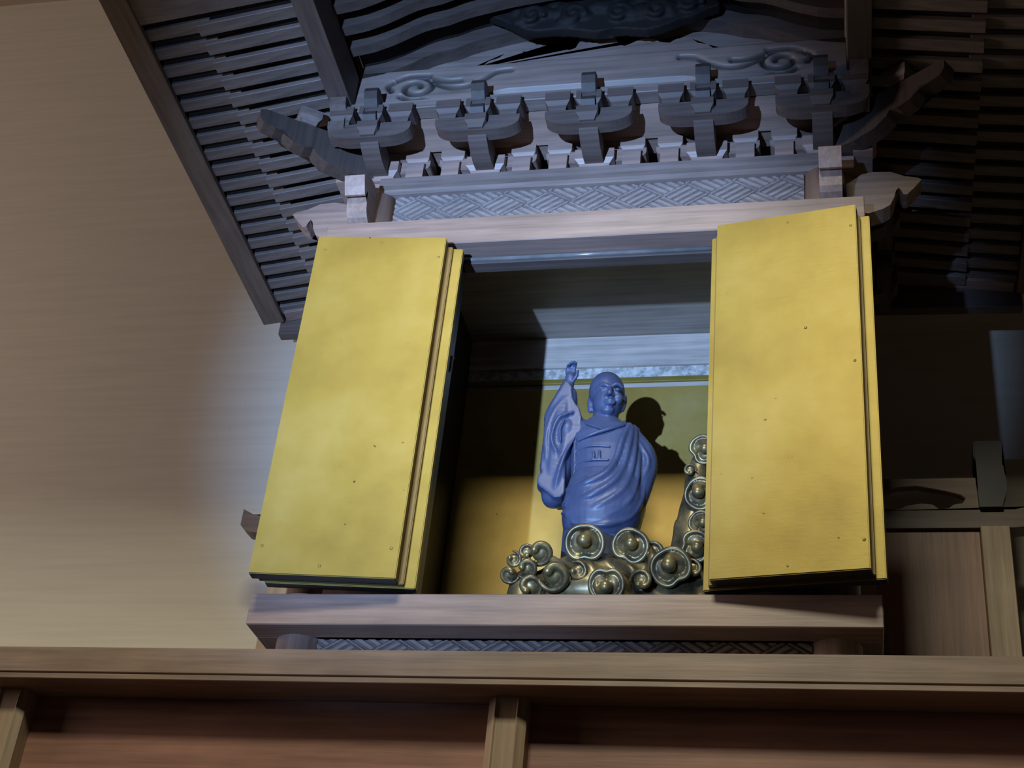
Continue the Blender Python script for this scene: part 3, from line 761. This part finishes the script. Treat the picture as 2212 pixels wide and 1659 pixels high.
# hanging sleeve of the raised arm
bm = bmesh.new()
SL = [(-.0585, 3.345), (-.056, 3.326), (-.055, 3.315), (-.0465, 3.296), (-.037, 3.285), (-.030, 3.262), (-.032, 3.215), (-.048, 3.185), (-.058, 3.15), (-.056, 3.10), (-.054, 3.066), (-.062, 3.054), (-.078, 3.053), (-.092, 3.066), (-.112, 3.082), (-.119, 3.092), (-.119, 3.104), (-.109, 3.114), (-.111, 3.165), (-.1145, 3.226), (-.1125, 3.262), (-.104, 3.292), (-.092, 3.322), (-.079, 3.352), (-.073, 3.362)]
add_prism(bm, SL, 'y', .288, .350)
add_sweep(bm, [(-.085, .318, 3.07), (-.084, .320, 3.15), (-.080, .320, 3.24), (-.076, .316, 3.29), (-.071, .312, 3.335)], [.026, .038, .040, .032, .022], .35, 14, 10)
add_sweep(bm, [(-.066, .322, 3.235), (-.040, .326, 3.232), (-.015, .330, 3.235)], [.040, .040, .034], .35, 14, 10)
add_sweep(bm, [(-.055, .305, 3.335), (-.070, .298, 3.340), (-.084, .305, 3.336)], [.006, .007, .005], .4)
for pts, r in (([(-.050, .282, 3.268), (-.080, .277, 3.250), (-.092, .279, 3.20), (-.079, .281, 3.165)], .0045), ([(-.066, .290, 3.315), (-.092, .288, 3.28), (-.106, .288, 3.22), (-.102, .286, 3.15)], .0045),
               ([(-.040, .280, 3.20), (-.060, .282, 3.155), (-.072, .286, 3.10), (-.076, .292, 3.066)], .005), ([(-.066, .277, 3.245), (-.074, .277, 3.22), (-.070, .279, 3.19)], .0035), ([(-.112, .298, 3.10), (-.100, .294, 3.12), (-.096, .294, 3.17)], .004)):
    add_sweep(bm, pts, [r * .7] + [r] * (len(pts) - 2) + [r * .6], .5, 8, 6)
add_ball(bm, (-.113, .316, 3.096), (.010, .02, .012), 12, 8)
me = remeshed(bm, .0028, 5, .5)
link('hanging_sleeve', shift(me, (-.08, .32, 3.2)), (-.08, .32, 3.2), ST, (BLUE,))
# robe draped from the far shoulder round the waist
def tor(z, ang, off=0.):
    zs = [t[0] for t in TORSO]
    cx, cy, rx, ry = (float(np.interp(z, zs, [t[k] for t in TORSO])) for k in (1, 2, 3, 4))
    a = math.radians(ang)
    return (cx + (rx + off) * math.sin(a), cy - (ry + off) * math.cos(a), z)
bm = bmesh.new()
loft(bm, [(2.945, .020, .318, .045, .045), (2.955, .020, .318, .060, .060), (2.975, .023, .318, .076, .073), (3.005, .027, .317, .086, .080), (3.045, .031, .317, .090, .080), (3.085, .032, .317, .084, .074), (3.11, .030, .318, .077, .068)])
FOLD = [([(3.235, 48), (3.19, 34), (3.13, 24), (3.085, 8), (3.062, -18), (3.055, -48)], .0085), ([(3.238, 58), (3.18, 46), (3.115, 36), (3.065, 20), (3.028, -10), (3.022, -52)], .0085),
        ([(3.238, 70), (3.17, 58), (3.10, 48), (3.045, 32), (3.005, 4), (2.996, -45)], .0085), ([(3.232, 82), (3.16, 70), (3.085, 60), (3.025, 44), (2.986, 18), (2.978, -30)], .008),
        ([(3.225, 92), (3.14, 84), (3.06, 74), (3.00, 56), (2.968, 20), (2.975, -30)], .0085), ([(3.075, -20), (3.068, -45), (3.072, -70)], .005), ([(3.21, 40), (3.16, 29), (3.11, 18)], .004), ([(3.01, -62), (3.0, -40), (2.99, -5)], .005), ([(3.03, -66), (3.035, -50), (3.04, -20)], .005)]
for pts, r in FOLD:
    P = [tor(z, a, .005 + .006 * max(0, min(1, (3.12 - z) / .06))) for z, a in pts]; add_sweep(bm, P, [r * .75] + [r] * (len(P) - 2) + [r * .6], .45, 10, 7)
for a in (52, 66, 78): add_ball(bm, tor(3.24, a, .004), (.009, .009, .008), 10, 8)
# bent far arm wrapped in the sleeve
add_sweep(bm, [(.080, .336, 3.225), (.106, .336, 3.185), (.113, .334, 3.150), (.107, .322, 3.105), (.100, .312, 3.06), (.092, .308, 3.02)], [.026, .029, .0285, .029, .027, .02], .35, 14, 10)
add_sweep(bm, [(.100, .308, 3.20), (.122, .308, 3.155), (.116, .30, 3.11), (.105, .292, 3.07)], [.005, .006, .006, .004], .5)
me = remeshed(bm, .0027, 3, .5)
link('draped_robe', shift(me, (.02, .33, 3.1)), (.02, .33, 3.1), ST, (BLUE,))
# collar bands and chest cords
bm = bmesh.new()
for P, r in (([tor(3.258, -52, .002), tor(3.235, -22, .004), tor(3.212, 6, .005)], .004), ([tor(3.258, 60, .002), tor(3.238, 40, .004), tor(3.215, 14, .006), tor(3.20, -14, .005), tor(3.192, -38, .004)], .0045), ([tor(3.245, -46, .003), tor(3.19, -47, .004), tor(3.13, -50, .004), tor(3.08, -52, .004)], .004),
             ([tor(3.165, -44, .003), tor(3.168, -15, .003), tor(3.165, 14, .003)], .003), ([tor(3.13, -46, .003), tor(3.128, -15, .003), tor(3.128, 12, .003)], .003), ([tor(3.15, -12, .004), tor(3.14, -11, .004), tor(3.132, -12, .004)], .004), ([tor(3.15, -2, .004), tor(3.14, -2, .004), tor(3.132, -2, .004)], .004)):
    add_sweep(bm, P, [r] * len(P), .5, 8, 6)
me = remeshed(bm, .002, 2, .4)
link('collar_band', shift(me, (.02, .28, 3.18)), (.02, .28, 3.18), ST, (BLUE,))
